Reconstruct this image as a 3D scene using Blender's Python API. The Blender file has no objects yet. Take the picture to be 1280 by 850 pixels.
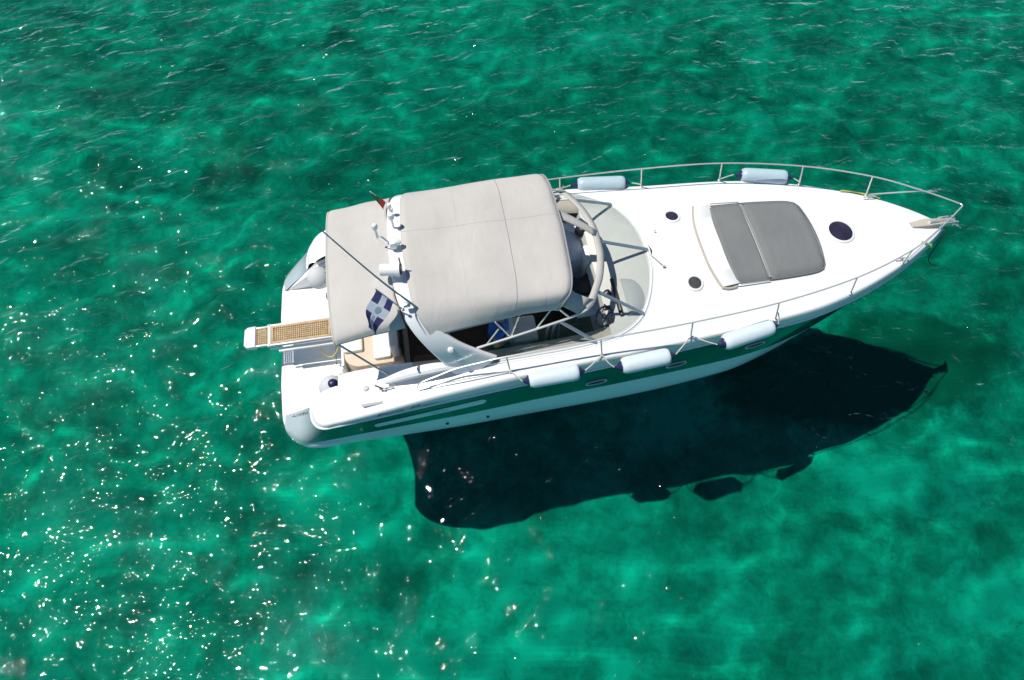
import bpy, bmesh, math, random
import numpy as np
from mathutils import Vector, Matrix
R = math.radians
random.seed(4)
sc = bpy.context.scene
col = sc.collection

# ------------------------------------------------------------------ camera, sky, sun, exposure
PITCH, CAM_H = 61.022, 11.509
cam = bpy.data.cameras.new('camera'); co = bpy.data.objects.new('camera', cam); col.objects.link(co)
cam.sensor_width = 36; cam.lens = 36 * 870 / 1280
cam.clip_start = .1; cam.clip_end = 6000
co.location = (0, 0, CAM_H); co.rotation_euler = (R(90 - PITCH), 0, 0)
sc.camera = co

YAW = 0.16115
BX, BY = -4.1718, 5.9401
SUN = Matrix.Rotation(YAW, 3, 'Z') @ Vector((-.44, .13, 1.0)).normalized()    # towards the sun
sun_el = math.asin(SUN.z); sun_az = math.atan2(SUN.y, SUN.x)
w = bpy.data.worlds.new('World'); sc.world = w; w.use_nodes = True
nt = w.node_tree; bg = nt.nodes['Background']
sky = nt.nodes.new('ShaderNodeTexSky'); sky.sky_type = 'NISHITA'; sky.sun_disc = False
sky.dust_density = 0; sky.ozone_density = 2.0; sky.air_density = .55
sky.sun_elevation = sun_el; sky.sun_rotation = math.pi / 2 - sun_az
gn = nt.nodes.new('ShaderNodeTexCoord'); sp_ = nt.nodes.new('ShaderNodeSeparateXYZ'); nt.links.new(gn.outputs['Generated'], sp_.inputs[0])
mr_ = nt.nodes.new('ShaderNodeMapRange'); mr_.inputs['From Min'].default_value = -.02; mr_.inputs['From Max'].default_value = .02; nt.links.new(sp_.outputs['Z'], mr_.inputs['Value'])
mx_ = nt.nodes.new('ShaderNodeMixRGB'); nt.links.new(mr_.outputs[0], mx_.inputs[0]); mx_.inputs[1].default_value = (.05, 2.2, 1.9, 1); tn_ = nt.nodes.new('ShaderNodeMixRGB'); tn_.blend_type = 'MULTIPLY'; tn_.inputs[0].default_value = 1; tn_.inputs[2].default_value = (.80, .97, 1.05, 1); nt.links.new(sky.outputs[0], tn_.inputs[1]); nt.links.new(tn_.outputs[0], mx_.inputs[2])   # open sea beyond the horizon
nt.links.new(mx_.outputs[0], bg.inputs[0]); bg.inputs[1].default_value = .10
sl = bpy.data.lights.new('sun', 'SUN'); so = bpy.data.objects.new('sun', sl); col.objects.link(so)
sl.energy = 4.4; sl.angle = R(.5); sl.cycles.is_caustics_light = True; sl.color = (1, .96, .885)
so.rotation_euler = SUN.to_track_quat('Z', 'Y').to_euler(); so.location = (0, 0, 30)
vs = sc.view_settings
vs.view_transform = 'Standard'; vs.look = 'None'; vs.exposure = 0.1; vs.gamma = 1; vs.use_curve_mapping = False
sc.cycles.max_bounces = 12; sc.cycles.transmission_bounces = 12; sc.cycles.caustics_refractive = True; sc.cycles.caustics_reflective = True; sc.cycles.blur_glossy = 0; sc.cycles.transparent_max_bounces = 16

# ------------------------------------------------------------------ materials
def nmat(name):
    m = bpy.data.materials.new(name); m.use_nodes = True
    return m, m.node_tree.nodes, m.node_tree.links, m.node_tree.nodes['Principled BSDF']
def noise(n, l, scale, detail=4, rough=.55, vec=None, dist=0):
    t = n.new('ShaderNodeTexNoise'); t.inputs['Scale'].default_value = scale
    t.inputs['Detail'].default_value = detail; t.inputs['Roughness'].default_value = rough
    t.inputs['Distortion'].default_value = dist
    if vec is not None: l.new(vec, t.inputs['Vector'])
    return t
def ramp(n, l, fac, stops):
    r = n.new('ShaderNodeValToRGB'); e = r.color_ramp.elements
    while len(e) < len(stops): e.new(.5)
    for el, (p, c) in zip(e, stops): el.position = p; el.color = (*c, 1) if len(c) == 3 else c
    l.new(fac, r.inputs[0]); return r
def mat(name, c, rough=.4, metal=0, var=.06, vscale=3, bump=0, bscale=60, coat=0, spec=None):
    m, n, l, b = nmat(name)
    tc = n.new('ShaderNodeTexCoord')
    t = noise(n, l, vscale, 5, .6, tc.outputs['Object'])
    lo = tuple(max(0, x * (1 - var)) for x in c); hi = tuple(min(1, x * (1 + var)) for x in c)
    r = ramp(n, l, t.outputs['Fac'], [(.3, lo), (.7, hi)])
    l.new(r.outputs[0], b.inputs['Base Color'])
    b.inputs['Roughness'].default_value = rough; b.inputs['Metallic'].default_value = metal
    if coat: b.inputs['Coat Weight'].default_value = coat
    if spec is not None: b.inputs['Specular IOR Level'].default_value = spec
    if bump:
        t2 = noise(n, l, bscale, 3, .6, tc.outputs['Object'])
        bp = n.new('ShaderNodeBump'); bp.inputs['Strength'].default_value = bump; bp.inputs['Distance'].default_value = .01
        l.new(t2.outputs['Fac'], bp.inputs['Height']); l.new(bp.outputs[0], b.inputs['Normal'])
    return m
def canvas(name, c):
    m, n, l, b = nmat(name)
    tc = n.new('ShaderNodeTexCoord')
    t = noise(n, l, 1.6, 6, .6, tc.outputs['Object'])
    r = ramp(n, l, t.outputs['Fac'], [(.3, tuple(x * .93 for x in c)), (.7, tuple(min(1, x * 1.05) for x in c))])
    l.new(r.outputs[0], b.inputs['Base Color']); b.inputs['Roughness'].default_value = .9
    b.inputs['Specular IOR Level'].default_value = .15
    mp = n.new('ShaderNodeMapping'); mp.inputs['Scale'].default_value = (2.2, 1.0, 1.0)
    l.new(tc.outputs['Object'], mp.inputs['Vector'])
    t2 = noise(n, l, 1.7, 3, .5, mp.outputs[0], .6)
    t3 = noise(n, l, 160, 2, .5, tc.outputs['Object'])
    b1 = n.new('ShaderNodeBump'); b1.inputs['Strength'].default_value = .32; b1.inputs['Distance'].default_value = .05
    l.new(t2.outputs['Fac'], b1.inputs['Height'])
    b2 = n.new('ShaderNodeBump'); b2.inputs['Strength'].default_value = .25; b2.inputs['Distance'].default_value = .004
    l.new(t3.outputs['Fac'], b2.inputs['Height']); l.new(b1.outputs[0], b2.inputs['Normal'])
    l.new(b2.outputs[0], b.inputs['Normal'])
    return m
M = {}
M['bounce_gel'] = mat('white_gelcoat_teal_bounce', (.64, .79, .81), .25, var=.03, vscale=1.5, coat=.3)  # white gelcoat with the water's teal bounce light put into its colour
M['gel'] = mat('white_gelcoat', (.80, .80, .78), .25, var=.03, vscale=1.5, bump=.03, bscale=9, coat=.3)
M['nonskid'] = mat('nonskid_deck', (.80, .80, .78), .55, var=.035, vscale=2, bump=.15, bscale=220)
M['green'] = mat('green_gelcoat', (.004, .085, .07), .18, var=.12, vscale=1.2, coat=.5)
def fade_green():
    m, n, l, b = nmat('green_gelcoat_faded_aft')
    tc = n.new('ShaderNodeTexCoord'); sx = n.new('ShaderNodeSeparateXYZ'); l.new(tc.outputs['Object'], sx.inputs[0])
    t = noise(n, l, 1.2, 4, .5, tc.outputs['Object'])
    g = ramp(n, l, t.outputs['Fac'], [(.3, (.003, .072, .062)), (.7, (.005, .095, .078))])
    mr = n.new('ShaderNodeMapRange'); mr.interpolation_type = 'SMOOTHSTEP'; mr.inputs['From Min'].default_value = .32; mr.inputs['From Max'].default_value = .88
    l.new(sx.outputs['X'], mr.inputs['Value'])
    mx = n.new('ShaderNodeMixRGB'); l.new(mr.outputs[0], mx.inputs[0]); mx.inputs[1].default_value = (.40, .46, .48, 1); l.new(g.outputs[0], mx.inputs[2])
    l.new(mx.outputs[0], b.inputs['Base Color']); b.inputs['Roughness'].default_value = .2; b.inputs['Coat Weight'].default_value = .4
    return m
M['green'] = fade_green()
M['boot'] = mat('antifouling', (.004, .045, .045), .6, var=.2)
M['steel'] = mat('stainless_steel', (.74, .73, .69), .32, .55, var=.05)
M['alu'] = mat('painted_aluminium', (.30, .36, .40), .35, .6, var=.05)
M['canvas'] = canvas('grey_canvas', (.51, .487, .452))
M['trim'] = canvas('canvas_binding', (.34, .33, .34))
M['pad'] = canvas('sunpad_vinyl', (.190, .198, .195))
M['zip'] = mat('zip_tape', (.27, .275, .27), .8)
M['piping'] = mat('grey_piping', (.16, .16, .155), .7)
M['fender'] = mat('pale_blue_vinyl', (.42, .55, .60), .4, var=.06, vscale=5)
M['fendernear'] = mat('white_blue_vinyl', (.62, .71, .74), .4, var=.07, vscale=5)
M['navy'] = mat('navy_vinyl', (.018, .016, .075), .4, var=.15)
M['ball'] = mat('grey_fender_cover', (.56, .57, .58), .8, var=.05, bump=.1)
M['rope'] = mat('white_rope', (.55, .53, .46), .8, var=.15, vscale=40, bump=.5, bscale=120)
M['yrope'] = mat('yellow_rope', (.55, .46, .12), .8, var=.2, vscale=40)
M['grope'] = mat('green_rope', (.16, .34, .12), .8, var=.2, vscale=30)
M['teak'] = mat('teak', (.50, .35, .19), .65, var=.25, vscale=18, bump=.1)
M['wood'] = mat('dark_cabin_wood', (.045, .02, .012), .5, var=.35, vscale=6)
M['gasket'] = mat('grey_gasket', (.42, .39, .32), .7)
M['tan'] = mat('tan_liner', (.47, .43, .36), .6, var=.08)
M['beige'] = mat('beige_vinyl', (.62, .50, .38), .6, var=.05)
M['seat'] = mat('white_vinyl', (.76, .75, .71), .5, var=.04)
M['lounge'] = mat('pale_blue_grey_vinyl', (.70, .76, .82), .55, var=.05)
M['dash'] = mat('dash_grey', (.62, .62, .58), .6, var=.05)
M['cowl'] = mat('cowl_grey', (.50, .51, .51), .55, var=.05)
M['black'] = mat('black_plastic', (.012, .012, .014), .35, var=.2)
M['rubber'] = mat('dark_hatch_acrylic', (.03, .026, .05), .12, var=.3, vscale=8)
M['smoke'] = mat('smoked_hatch_acrylic', (.07, .07, .065), .12, var=.3, vscale=8)
M['brown'] = mat('brown_cushion', (.10, .035, .02), .7, var=.2)
M['skin'] = mat('skin', (.45, .24, .16), .5, var=.08)
M['shirt'] = mat('blue_shirt', (.015, .11, .42), .85, var=.12, vscale=8, bump=.3, bscale=20)
M['shorts'] = mat('dark_shorts', (.03, .035, .05), .85)
M['hair'] = mat('dark_hair', (.02, .014, .01), .6)
M['flagblue'] = mat('flag_navy', (.055, .05, .17), .85, var=.1)
M['flagwhite'] = mat('flag_white', (.68, .70, .76), .85, var=.05)
M['flagred'] = mat('flag_red', (.62, .06, .05), .85)
M['flaggreen'] = mat('flag_green', (.015, .20, .07), .85)
M['ink'] = mat('dark_lettering', (.02, .025, .03), .5)
M['faint'] = mat('faint_lettering', (.30, .42, .46), .5)
M['chain'] = mat('dark_chain', (.05, .045, .04), .5, .7)
def glass(name, tint, ior=1.45):
    m, n, l, b = nmat(name); n.remove(b)
    out = n['Material Output']
    tr = n.new('ShaderNodeBsdfTransparent'); tr.inputs[0].default_value = (*tint, 1)
    gl = n.new('ShaderNodeBsdfGlossy'); gl.inputs['Roughness'].default_value = .02
    lw = n.new('ShaderNodeLayerWeight'); lw.inputs[0].default_value = .5
    pw = n.new('ShaderNodeMath'); pw.operation = 'POWER'; l.new(lw.outputs['Facing'], pw.inputs[0]); pw.inputs[1].default_value = 5
    fr = n.new('ShaderNodeMath'); fr.operation = 'MULTIPLY_ADD'; l.new(pw.outputs[0], fr.inputs[0]); fr.inputs[1].default_value = .9; fr.inputs[2].default_value = .045
    mx = n.new('ShaderNodeMixShader'); l.new(fr.outputs[0], mx.inputs[0]); l.new(tr.outputs[0], mx.inputs[1]); l.new(gl.outputs[0], mx.inputs[2])
    l.new(mx.outputs[0], out.inputs[0]); return m
M['glass'] = glass('windscreen_glass', (.86, .88, .87))
M['plexi'] = glass('clear_vinyl', (.86, .88, .88))

def water_mat():
    m, n, l, b = nmat('sea_water'); n.remove(b); out = n['Material Output']
    geo = n.new('ShaderNodeNewGeometry'); tc = n.new('ShaderNodeTexCoord')
    def wave(scale, stretch, rot, detail, strength, dist, prev=None, rough=.5, distort=.6):
        mp = n.new('ShaderNodeMapping'); mp.vector_type = 'TEXTURE'; mp.inputs['Scale'].default_value = (1 / scale, 1 / (scale * stretch), 1 / scale)
        mp.inputs['Rotation'].default_value = (0, 0, R(rot)); l.new(tc.outputs['Object'], mp.inputs['Vector'])
        t = noise(n, l, 1, detail, rough, mp.outputs[0], distort)
        bp = n.new('ShaderNodeBump'); bp.inputs['Strength'].default_value = strength; bp.inputs['Distance'].default_value = dist
        l.new(t.outputs['Fac'], bp.inputs['Height'])
        if prev: l.new(prev.outputs[0], bp.inputs['Normal'])
        return bp
    b2 = wave(1.5, 1.9, 18, 2, 1, .165)
    b3 = wave(4.6, 1.6, -8, 1, 1, .036, b2, distort=.9)
    gust = noise(n, l, .55, 3, .6, tc.outputs['Object'], .8)
    gr_ = ramp(n, l, gust.outputs['Fac'], [(.42, (.4,) * 3), (.66, (1, 1, 1))]); l.new(gr_.outputs[0], b3.inputs['Strength'])
    def mth(op, a, bb=None, c=None):
        q = n.new('ShaderNodeMath'); q.operation = op
        for i, v in enumerate((a, bb, c)):
            if v is None: continue
            if isinstance(v, (int, float)): q.inputs[i].default_value = v
            else: l.new(v, q.inputs[i])
        return q.outputs[0]
    def dot(nrm):
        d = n.new('ShaderNodeVectorMath'); d.operation = 'DOT_PRODUCT'; l.new(geo.outputs['Incoming'], d.inputs[0]); l.new(nrm, d.inputs[1]); return mth('ABSOLUTE', d.outputs['Value'])
    rf = n.new('ShaderNodeBsdfRefraction'); rf.inputs['IOR'].default_value = 1.333; rf.inputs['Roughness'].default_value = 0
    rf.inputs['Color'].default_value = (*WATER_T, 1)
    gl = n.new('ShaderNodeBsdfGlossy'); gl.inputs['Roughness'].default_value = .028; l.new(b3.outputs[0], gl.inputs['Normal'])
    # Schlick reflectance seen from above; from below the surface simply lets light through
    fac = mth('MULTIPLY_ADD', mth('POWER', mth('SUBTRACT', 1, dot(b3.outputs[0])), 5), .98, .02)
    fac = mth('MULTIPLY', fac, mth('SUBTRACT', 1, geo.outputs['Backfacing']))
    mx = n.new('ShaderNodeMixShader'); l.new(fac, mx.inputs[0]); l.new(rf.outputs[0], mx.inputs[1]); l.new(gl.outputs[0], mx.inputs[2])
    l.new(mx.outputs[0], out.inputs[0]); return m
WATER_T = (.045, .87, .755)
SHADOW_PATCH = ((8.9, 7.9, -5.4), R(10), (3.9, 1.35, 3))
def seabed_mat():
    m, n, l, b = nmat('seabed'); b.inputs['Roughness'].default_value = .9; b.inputs['Specular IOR Level'].default_value = 0
    tc = n.new('ShaderNodeTexCoord')
    warp = noise(n, l, .5, 4, .6, tc.outputs['Object'])
    add = n.new('ShaderNodeMixRGB'); add.blend_type = 'ADD'; add.inputs[0].default_value = 1
    l.new(tc.outputs['Object'], add.inputs[1])
    sub = n.new('ShaderNodeVectorMath'); sub.operation = 'SCALE'; sub.inputs['Scale'].default_value = .7
    l.new(warp.outputs['Color'], sub.inputs[0]); l.new(sub.outputs[0], add.inputs[2])
    big = noise(n, l, .085, 3, .5, tc.outputs['Object'])
    midn = noise(n, l, .46, 6, .62, add.outputs[0], .1)
    fine = noise(n, l, 2.4, 8, .72, tc.outputs['Object'], .3)
    def m2(op, a, bb, c=None):
        q = n.new('ShaderNodeMath'); q.operation = op
        for i, v in enumerate((a, bb, c)):
            if v is None: continue
            if isinstance(v, (int, float)): q.inputs[i].default_value = v
            else: l.new(v, q.inputs[i])
        return q.outputs[0]
    w2 = noise(n, l, 1.6, 5, .65, tc.outputs['Object'])
    sc2 = n.new('ShaderNodeVectorMath'); sc2.operation = 'SCALE'; sc2.inputs['Scale'].default_value = .8; l.new(w2.outputs['Color'], sc2.inputs[0])
    ad2 = n.new('ShaderNodeVectorMath'); l.new(tc.outputs['Object'], ad2.inputs[0]); l.new(sc2.outputs[0], ad2.inputs[1])
    vo = n.new('ShaderNodeTexVoronoi'); vo.inputs['Scale'].default_value = .75; vo.inputs['Randomness'].default_value = 1; l.new(ad2.outputs[0], vo.inputs['Vector'])
    sepc = n.new('ShaderNodeSeparateColor'); l.new(vo.outputs['Color'], sepc.inputs[0])
    rock = m2('SUBTRACT', m2('MULTIPLY', sepc.outputs[0], .55), m2('MULTIPLY', vo.outputs['Distance'], .45))     # each boulder its own tone, darker clefts
    s = m2('MULTIPLY_ADD', big.outputs['Fac'], .30, m2('MULTIPLY_ADD', midn.outputs['Fac'], .46, m2('MULTIPLY_ADD', fine.outputs['Fac'], .46, m2('MULTIPLY_ADD', rock, .13, -.045))))
    # dark patch painted to extend the yacht's shadow under and past the bow
    mp = n.new('ShaderNodeMapping'); mp.vector_type = 'TEXTURE'; mp.inputs['Location'].default_value = SHADOW_PATCH[0]; mp.inputs['Rotation'].default_value = (0, 0, SHADOW_PATCH[1]); mp.inputs['Scale'].default_value = SHADOW_PATCH[2]
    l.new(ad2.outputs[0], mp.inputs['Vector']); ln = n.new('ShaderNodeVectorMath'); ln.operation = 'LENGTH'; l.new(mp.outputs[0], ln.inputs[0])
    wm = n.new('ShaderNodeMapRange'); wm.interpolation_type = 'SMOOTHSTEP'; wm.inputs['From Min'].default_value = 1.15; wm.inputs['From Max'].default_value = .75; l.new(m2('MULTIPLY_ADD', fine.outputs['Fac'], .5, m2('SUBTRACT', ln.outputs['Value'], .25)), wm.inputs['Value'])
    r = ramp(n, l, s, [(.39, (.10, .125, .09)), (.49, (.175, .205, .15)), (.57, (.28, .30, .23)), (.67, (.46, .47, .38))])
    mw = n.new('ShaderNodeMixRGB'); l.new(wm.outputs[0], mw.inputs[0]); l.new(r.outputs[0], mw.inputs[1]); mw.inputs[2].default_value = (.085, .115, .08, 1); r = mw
    l.new(r.outputs[0], b.inputs['Base Color'])
    return m
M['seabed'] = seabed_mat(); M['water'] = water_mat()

# ------------------------------------------------------------------ mesh helpers
ROOTM = Matrix.Translation((BX, BY, 0)) @ Matrix.Rotation(YAW, 4, 'Z')
class MB:
    def __init__(s): s.v = []; s.f = []; s.m = []
    def add(s, vs_, fs, mi=0):
        o = len(s.v); s.v += [tuple(map(float, p)) for p in vs_]; s.f += [tuple(i + o for i in f) for f in fs]; s.m += [mi] * len(fs); return s
    def grid(s, rows, mi=0, closeu=False, closev=False):
        nr, nc = len(rows), len(rows[0]); fs = []; ms = []
        for i in range(nr if closeu else nr - 1):
            for j in range(nc if closev else nc - 1):
                a, b_, c, d = i * nc + j, i * nc + (j + 1) % nc, ((i + 1) % nr) * nc + (j + 1) % nc, ((i + 1) % nr) * nc + j
                fs.append((a, b_, c, d)); ms.append(mi if isinstance(mi, int) else mi[i])
        o = len(s.v); s.v += [tuple(map(float, p)) for r in rows for p in r]
        s.f += [tuple(k + o for k in f) for f in fs]; s.m += ms; return s
    def tube(s, pts, r, n=8, mi=0, closed=False, cap=True):
        pts = [Vector(p) for p in pts]; N = len(pts); rows = []
        rr = r if hasattr(r, '__len__') else [r] * N
        up = None
        for i, p in enumerate(pts):
            if closed: d = pts[(i + 1) % N] - pts[i - 1]
            else: d = pts[min(i + 1, N - 1)] - pts[max(i - 1, 0)]
            d.normalize()
            if up is None: up = d.orthogonal().normalized()
            up = (up - d * up.dot(d)); up = up.normalized() if up.length > 1e-6 else d.orthogonal().normalized()
            q = d.cross(up)
            rows.append([p + (up * math.cos(2 * math.pi * k / n) + q * math.sin(2 * math.pi * k / n)) * rr[i] for k in range(n)])
        s.grid(rows, mi, closeu=closed, closev=True)
        if cap and not closed:
            o = len(s.v) - N * n
            s.f += [tuple(o + k for k in range(n))[::-1], tuple(o + (N - 1) * n + k for k in range(n))]; s.m += [mi, mi]
        return s
    def lathe(s, prof, org, axis, n=20, mi=0):       # prof: (radius, distance along axis)
        a = Vector(axis).normalized(); u = a.orthogonal().normalized(); q = a.cross(u); o = Vector(org)
        s.grid([[o + a * h + (u * math.cos(2 * math.pi * k / n) + q * math.sin(2 * math.pi * k / n)) * max(r, 1e-4) for k in range(n)] for r, h in prof], mi, closev=True)
        return s
    def box(s, c, d, bev=.01, mi=0, rot=None, seg=2):
        bm = bmesh.new(); bmesh.ops.create_cube(bm, size=1)
        bmesh.ops.scale(bm, vec=Vector(d), verts=bm.verts)
        if bev: bmesh.ops.bevel(bm, geom=bm.edges[:], offset=min(bev, min(d) * .45), segments=seg, profile=.5, affect='EDGES')
        if rot is not None: bmesh.ops.rotate(bm, cent=(0, 0, 0), matrix=rot, verts=bm.verts)
        bm.verts.ensure_lookup_table(); bm.verts.index_update()
        s.add([v.co + Vector(c) for v in bm.verts], [[v.index for v in f.verts] for f in bm.faces], mi); bm.free(); return s
    def prism(s, poly, z0, z1, bev=.0, mi=0):         # polygon in xy, extruded z0..z1
        bm = bmesh.new(); vs_ = [bm.verts.new((x, y, z0)) for x, y in poly]; f = bm.faces.new(vs_)
        r = bmesh.ops.extrude_face_region(bm, geom=[f]); nv = [g for g in r['geom'] if isinstance(g, bmesh.types.BMVert)]
        bmesh.ops.translate(bm, vec=(0, 0, z1 - z0), verts=nv)
        bmesh.ops.recalc_face_normals(bm, faces=bm.faces)
        if bev:
            ed = [e for e in bm.edges if all(abs(v.co.z - z1) < 1e-6 for v in e.verts)]
            bmesh.ops.bevel(bm, geom=ed, offset=bev, segments=3, profile=.5, affect='EDGES')
        bm.verts.ensure_lookup_table(); bm.verts.index_update()
        s.add([v.co for v in bm.verts], [[v.index for v in f.verts] for f in bm.faces], mi); bm.free(); return s
    def build(s, name, mats, parent=None, base=(0, 0, 0), smooth=35):
        b = Vector(base); me = bpy.data.meshes.new(name)
        me.from_pydata([Vector(p) - b for p in s.v], [], s.f); me.validate()
        mats = mats if isinstance(mats, (list, tuple)) else [mats]
        for mm in mats: me.materials.append(M[mm])
        if len(mats) > 1: me.polygons.foreach_set('material_index', s.m[:len(me.polygons)])
        bm = bmesh.new(); bm.from_mesh(me); bmesh.ops.remove_doubles(bm, verts=bm.verts, dist=1e-5)
        bmesh.ops.recalc_face_normals(bm, faces=bm.faces); bm.to_mesh(me); bm.free()
        if smooth:
            me.polygons.foreach_set('use_smooth', [True] * len(me.polygons)); me.set_sharp_from_angle(angle=R(smooth))
        o = bpy.data.objects.new(name, me); col.objects.link(o)
        if parent is not None: o.parent = parent
        return o
def solid(o, t, off=0):
    m = o.modifiers.new('thickness', 'SOLIDIFY'); m.thickness = t; m.offset = off; return o
def subsurf(o, lv=2):
    m = o.modifiers.new('smooth', 'SUBSURF'); m.levels = lv; m.render_levels = lv; return o
def thing(name, label, cat, base, group=None, rotz=0):
    o = bpy.data.objects.new(name, None); col.objects.link(o); o.empty_display_size = .2
    o.matrix_world = ROOTM @ Matrix.Translation(base) @ Matrix.Rotation(rotz, 4, 'Z')
    o['label'] = label; o['category'] = cat
    if group: o['group'] = group
    return o
def pchip(pts):
    X = [p[0] for p in pts]; Y = [p[1] for p in pts]; n = len(X)
    h = [X[i + 1] - X[i] for i in range(n - 1)]; d = [(Y[i + 1] - Y[i]) / h[i] for i in range(n - 1)]
    m = [d[0]] + [0 if d[i - 1] * d[i] <= 0 else (2 * d[i - 1] * d[i]) / (d[i - 1] + d[i]) for i in range(1, n - 1)] + [d[-1]]
    def f(x):
        x = min(max(x, X[0]), X[-1]); i = 0
        while i < n - 2 and x > X[i + 1]: i += 1
        t = (x - X[i]) / h[i]
        return (2 * t**3 - 3 * t * t + 1) * Y[i] + (t**3 - 2 * t * t + t) * h[i] * m[i] + (-2 * t**3 + 3 * t * t) * Y[i + 1] + (t**3 - t * t) * h[i] * m[i + 1]
    return f
def curve(pts, n=8):                                   # Catmull-Rom through points
    P = [Vector(p) for p in pts]; P = [2 * P[0] - P[1]] + P + [2 * P[-1] - P[-2]]; out = []
    for i in range(1, len(P) - 2):
        for k in range(n):
            t = k / n; a, b, c, d = P[i - 1:i + 3]
            out.append(.5 * ((2 * b) + (c - a) * t + (2 * a - 5 * b + 4 * c - d) * t * t + (3 * b - a - 3 * c + d) * t**3))
    out.append(P[-2]); return out
def lerp(a, b, t): return a + (b - a) * t

# ------------------------------------------------------------------ sea and seabed
def sheet(name, z, m, half=3000):
    me = bpy.data.meshes.new(name); me.from_pydata([(-half, -half, z), (half, -half, z), (half, half, z), (-half, half, z)], [], [(0, 1, 2, 3)])
    me.materials.append(M[m]); o = bpy.data.objects.new(name, me); col.objects.link(o); o['kind'] = 'structure'; return o
DEPTH = 5.4
def sea():
    rng = np.random.RandomState(7); dx = .115
    gx = np.arange(-27, 27.01, dx); gy = np.arange(-5, 33.01, dx)
    X, Yy = np.meshgrid(gx, gy); Z = np.zeros_like(X)
    for k in range(70):
        lam = .55 * (5.5 / .55) ** rng.rand(); th = R(100) + rng.randn() * R(34)      # travel direction; crests lie across it
        kx, ky = math.cos(th) * 2 * math.pi / lam, math.sin(th) * 2 * math.pi / lam
        slope = .0052 * (.7 + .6 * rng.rand()) * (1.4 if lam > 1.6 else 1.0 if lam > 1 else .8)
        ph = rng.rand() * 6.283 + .5 * np.sin(X * .21 + k) + .5 * np.sin(Yy * .27 + 2 * k)
        Z += slope * lam / (2 * math.pi) * np.sin(kx * X + ky * Yy + ph)
    edge = np.minimum(np.minimum(X - gx[0], gx[-1] - X), np.minimum(Yy - gy[0], gy[-1] - Yy)); Z *= np.clip(edge / 3, 0, 1)
    ny, nx = Z.shape; vs_ = np.stack([X, Yy, Z], -1).reshape(-1, 3).tolist()
    idx = np.arange(ny * nx).reshape(ny, nx)
    fs = np.stack([idx[:-1, :-1], idx[:-1, 1:], idx[1:, 1:], idx[1:, :-1]], -1).reshape(-1, 4).tolist()
    o = len(vs_); B_ = 3000; x0, x1, y0, y1 = gx[0], gx[-1], gy[0], gy[-1]
    vs_ += [(-B_, -B_, 0), (B_, -B_, 0), (B_, B_, 0), (-B_, B_, 0)]
    c = [int(idx[0, 0]), int(idx[0, -1]), int(idx[-1, -1]), int(idx[-1, 0])]
    fs += [(o, o + 1, c[1], c[0]), (o + 1, o + 2, c[2], c[1]), (o + 2, o + 3, c[3], c[2]), (o + 3, o, c[0], c[3])]
    me = bpy.data.meshes.new('sea_surface'); me.from_pydata(vs_, [], fs); me.materials.append(M['water'])
    me.polygons.foreach_set('use_smooth', [True] * len(me.polygons))
    ob = bpy.data.objects.new('sea_surface', me); col.objects.link(ob); ob['kind'] = 'structure'
    ob.cycles.is_caustics_caster = True
    return ob
sea()
from mathutils import noise as mnoise
def bed():
    n = 300; ext = 40; xs_ = [-3000] + [-ext + 2 * ext * k / n for k in range(n + 1)] + [3000]; vs_ = []
    for b in xs_:
        for a in xs_:
            h = 0
            if abs(a) < ext and abs(b) < ext:
                p = Vector((a, b + 8, 0)); h = .45 * mnoise.fractal(p * .28, 1.0, 2.0, 3) + .20 * mnoise.fractal(p * .9 + Vector((9, 3, 1)), .8, 2.1, 4)
                h += .10 * mnoise.noise(p * 1.9 + Vector((3, 7, 2))); h *= min(1, (ext - max(abs(a), abs(b))) / 8)
            vs_.append((a, b + 8 if abs(b) < 3000 else b, -DEPTH + h))
    k = len(xs_); fs = [(i * k + j, i * k + j + 1, (i + 1) * k + j + 1, (i + 1) * k + j) for i in range(k - 1) for j in range(k - 1)]
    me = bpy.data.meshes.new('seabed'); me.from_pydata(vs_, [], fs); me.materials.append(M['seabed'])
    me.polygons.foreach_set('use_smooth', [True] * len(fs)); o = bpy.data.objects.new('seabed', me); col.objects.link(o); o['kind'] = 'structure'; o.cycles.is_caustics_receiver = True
bed()

# ================================================================== MOTOR YACHT (local: x forward, y port, z up)
Y = thing('motor_yacht', 'white motor yacht with a green hull band and grey canvas tops on green water', 'yacht', (0, 0, 0))
rub_y = pchip([(.9, 1.93), (1.2, 1.955), (2.88, 1.885), (3.95, 1.84), (5, 1.79), (6, 1.72), (7, 1.635), (8.3, 1.515), (9.06, 1.41), (9.8, 1.22), (10.9, .79), (11.5, .46), (11.9, .2), (12.15, 0)])
rub_z = pchip([(.6, .8), (.9, 1.02), (1.2, 1.13), (2, 1.22), (2.88, 1.29), (3.95, 1.37), (5, 1.42), (6, 1.43), (7, 1.43), (8.3, 1.43), (9.06, 1.41), (10, 1.40), (11, 1.39), (12.15, 1.42)])
bor_y = pchip([(.62, 1.90), (2.8, 1.895), (4.8, 1.84), (7, 1.70), (8.3, 1.55), (9, 1.38), (9.8, 1.10), (10.9, .58), (11.5, .2), (11.8, 0)])
bor_z = pchip([(.0, .36), (.62, .44), (2.8, .65), (4.8, .79), (7, .76), (8.3, .72), (10, .76), (11.8, .85)])
bot_y = pchip([(.62, 1.885), (2.8, 1.89), (4.07, 1.855), (5.9, 1.80), (7.8, 1.63), (8.8, 1.36), (9.7, .98), (10.5, .54), (11.1, .18), (11.45, 0)])
d_y = pchip([(1.2, 1.86), (2, 1.865), (2.9, 1.825), (4, 1.775), (5.4, 1.735), (7, 1.61), (8.3, 1.485), (9.06, 1.37), (9.77, 1.18), (10.9, .74), (11.5, .41), (11.9, .15), (12.08, 0)])
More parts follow.
